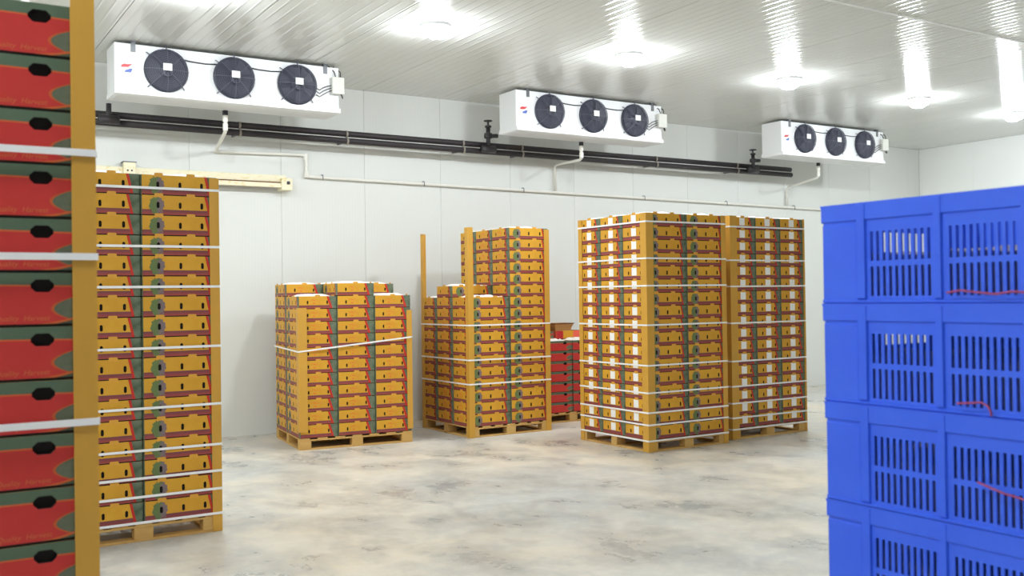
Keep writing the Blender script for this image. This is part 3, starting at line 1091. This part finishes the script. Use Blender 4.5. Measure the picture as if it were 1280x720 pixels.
for x, nm, wl in zip(UX, names, wall_lab):
    o = bpy.data.objects.new('cooling_unit', None)
    C.objects.link(o)
    o.location = (x, UY, UZ0)
    tag(o, 'white three-fan cooling unit hung %s' % wl, 'cooling unit', 'cooling units under the ceiling')
    link('casing', casing, o); link('drip_tray', tray, o)
    for fx in (.53, 1.27, 2.01):
        f = link('fan', shroud, o, (fx, -.001, .302))
        link('fan_blades', blades, f); link('wire_guard', guard, f)
        link('motor_plate', plate, f)['label'] = 'white motor plate'
        link('guard_hook', clip, f)
    for hx in (.19, 2.36):
        link('hanger_bracket', hang, o, (hx, -.005, UZ1 - UZ0))
    link('junction_box', jbox, o, (2.42, -.03, .33))
    link('red_emblem', lred, o, (.11, -.0015, .29)); link('blue_emblem', lblu, o, (.11, -.0015, .29))
    cbm = MB()
    cbm.tube([(.68, -.012, .445), (.8, -.008, .432), (.95, -.008, .425), (1.1, -.012, .435)], .007, 'cable', 6)
    cbm.tube([(1.42, -.012, .44), (1.55, -.008, .428), (1.7, -.008, .424), (1.83, -.012, .435)], .007, 'cable', 6)
    for q in range(3):
        cbm.tube([(2.22 + q * .01, -.012, .3 - q * .045), (2.28, -.02, .265 - q * .04), (2.33, -.02, .3 - q * .04), (2.38, -.03, .32 - q * .035), (2.425, -.05, .33 - q * .03)], .005, 'cable', 6)
    cbm.tube([(2.47, -.055, .43), (2.46, -.03, .50), (2.45, .06, .56), (2.44, .1, .585)], .007, 'cable', 6)
    cbm.tube([(2.53, -.055, .43), (2.54, -.03, .50), (2.52, .06, .56), (2.5, .1, .585)], .007, 'cable', 6)
    cbm.tube([(2.53, -.055, .24), (2.55, -.06, .2), (2.56, -.04, .19), (2.565, .0, .24)], .007, 'cable', 6)
    link('cable', cbm.mesh('cable', True), o)

# ------------------------------------------------------------------ pipes
def pipe(name, pts, r, mat, n=12):
    p0 = Vector(pts[0])
    return link(name, MB().tube([Vector(p) - p0 for p in pts], r, mat, n).mesh(name, True), None, p0)


def clamp_ring(par, x, y, z, r, mat='clamp'):
    m_ = MB().lathe([(r, -.012), (r + .006, -.012), (r + .006, .012), (r, .012)], mat, 14, Matrix.Rotation(math.pi / 2, 4, 'Y')).mesh('pipe_clamp')
    link('pipe_clamp', m_, par, Vector((x, y, z)) - par.location)


PY, R1, Z1, Z2 = 11.95, .039, 3.742, 3.836
p1 = pipe('insulated_pipe', [(.2, PY, Z1), (13.3, PY, Z1)], R1, 'insulation')
tag(p1, 'long black insulated pipe on the back wall, lower of the pair', 'pipe', 'black pipes along the back wall')
p2 = pipe('insulated_pipe', [(.2, PY + .02, Z2), (13.3, PY + .02, Z2)], R1, 'insulation')
tag(p2, 'long black insulated pipe on the back wall, upper of the pair', 'pipe', 'black pipes along the back wall')
arm = boxmesh('support_arm', (-.015, 0, -.012, .015, Y1 - PY - .036, .012), 'grey_metal', .002)
for x in (3.62, 5.02, 6.75, 7.72, 10.24, 12.0):
    clamp_ring(p1, x, PY, Z1, R1 + .0005)
    clamp_ring(p2, x, PY + .02, Z2, R1 + .0005)
    link('support_arm', arm, p1, Vector((x, PY + .035, Z1)) - p1.location)


def valve(x, z0, z1, label, wheel=True):
    o = bpy.data.objects.new('pipe_valve', None)
    C.objects.link(o)
    y = PY - .0905
    o.location = (x, y, z0)
    tag(o, label, 'valve', 'valves on the black pipes')
    h = z1 - z0
    body = MB()
    body.tube([(0, 0, 0), (0, 0, h * .78)], .03, 'valve', 10)
    body.tube([(-.11, 0, .02), (.11, 0, .02)], .05, 'valve', 12)
    link('valve_body', body.mesh('valve_body', True), o)
    if wheel:
        link('side_branch', MB().tube([(.03, 0, h * .5), (.15, 0, h * .5 + .01)], .03, 'valve', 10).mesh('side_branch', True), o)
        link('bonnet', MB().lathe([(.0305, h * .40), (.055, h * .42), (.06, h * .5), (.055, h * .58), (.0305, h * .60)], 'valve', 12).mesh('bonnet'), o)
        link('stem', MB().lathe([(.045, h * .78), (.045, h * .84), (.014, h * .86), (.014, h), (0, h)], 'valve', 12).mesh('stem'), o)
        w = MB()
        w.tube([(.055 * math.cos(2 * math.pi * i / 14), .055 * math.sin(2 * math.pi * i / 14), h) for i in range(15)], .008, 'valve', 6, cap=False)
        w.tube([(-.055, 0, h), (.055, 0, h)], .006, 'valve', 6).tube([(0, -.055, h), (0, .055, h)], .006, 'valve', 6)
        link('handwheel', w.mesh('handwheel', True), o)


valve(2.10, Z1, 4.0, 'dark pipe fitting under the left end of the leftmost cooling unit', wheel=False)
valve(7.1, Z1, 4.16, 'dark valve with handwheel beside the middle cooling unit')
valve(12.28, Z1, 4.10, 'dark valve with handwheel beside the rightmost cooling unit')

# drains and conduit
CY, RC = 12.222, .020
def conduit_z(x):
    return 3.285 - (x - 4.6) * .0085
pts = [(3.40, CY, 3.535), (4.50, CY, 3.565), (4.545, CY, 3.56), (4.56, CY, 3.52), (4.565, CY, 3.34), (4.575, CY, 3.30), (4.62, CY, 3.285)] + [(x, CY, conduit_z(x)) for x in (6, 8, 10, 12, 14, 16.5)]
cd = pipe('drain_line', pts, RC, 'pvc')
tag(cd, 'long thin white drain line stepping down along the back wall', 'pipe', 'white drain pipes')
elb = MB().lathe([(.021, -.04), (.03, -.04), (.03, .04), (.021, .04)], 'pvc', 12).mesh('pipe_collar')
for q in ((4.56, CY, 3.54), (4.567, CY, 3.315)):
    link('pipe_collar', elb, cd, Vector(q) - cd.location)
hook = MB().tube([(0, -.026, -.034), (0, -.032, 0), (0, -.026, .03), (0, .0, .038), (0, .03, .034)], .006, 'grey_metal', 6).mesh('pipe_hook')
for x in (4.78, 6.26, 7.9, 10.2, 12.0, 13.65, 15.2):
    link('pipe_hook', hook, cd, Vector((x, CY, conduit_z(x))) - cd.location)

dr = [(3.30, 3.39, 3.53, False, 'white drain pipe hanging below the leftmost cooling unit'),
      (8.41, 8.48, 3.66, True, 'white drain pipe hanging below the middle cooling unit'),
      (13.41, 13.48, 3.55, True, 'white drain pipe hanging below the rightmost cooling unit')]
for x, xw, zw, drop, lab in dr:
    y = 11.45
    pts = [(x, y, 3.86), (x, y, 3.70), (x + .002, y + .01, 3.665), (x + .008, y + .06, 3.648), (xw, CY - .04, zw + .01)]
    if drop:
        pts += [(xw, CY, zw - .02), (xw, CY, conduit_z(xw) + .022)]
    else:
        pts += [(xw + .005, CY - .005, zw + .003)]
    o = pipe('drain_pipe', pts, .021, 'pvc')
    tag(o, lab, 'pipe', 'white drain pipes')
    for dz in (-.05, -.15):
        link('pipe_collar', elb, o, (0, 0, dz))
    stub = MB().tube([(0, 0, -.015), (0, 0, .042)], .032, 'cable', 10).mesh('rubber_sleeve')
    link('rubber_sleeve', stub, o)['label'] = 'black rubber sleeve'

# ------------------------------------------------------------------ sliding door rail
o = bpy.data.objects.new('door_rail', None)
C.objects.link(o)
o.location = (1.2, Y1, 3.2)
tag(o, 'cream painted sliding door rail with chipped yellow edges on the back wall', 'rail')
L = 3.13
def rp(name, dims, mat='rail', bev=.004):
    return link(name, boxmesh(name, dims, mat, bev), o)
rp('upper_beam', (0, -.10, -.012, L - .06, 0, .075))
rp('lower_beam', (0, -.15, -.085, L - .1, -.10, -.03))
rp('track_web', (0, -.12, -.06, L - .08, -.02, -.012), 'tray_rim', .002)
rp('end_stop', (L - .14, -.17, -.115, L, 0, .035))
rp('stop_bolt', (L - .075, -.186, -.045, L - .035, -.168, -.005), 'valve', .006)
rp('bracket_plate', (1.10, -.16, -.03, 1.235, -.10, .125))
rp('bracket_cap', (1.09, -.165, .125, 1.245, -.02, .135), 'grey_metal', .002)
for bx in (1.145, 1.19):
    rp('bolt', (bx - .009, -.168, .02, bx + .009, -.158, .038), 'valve', .003)
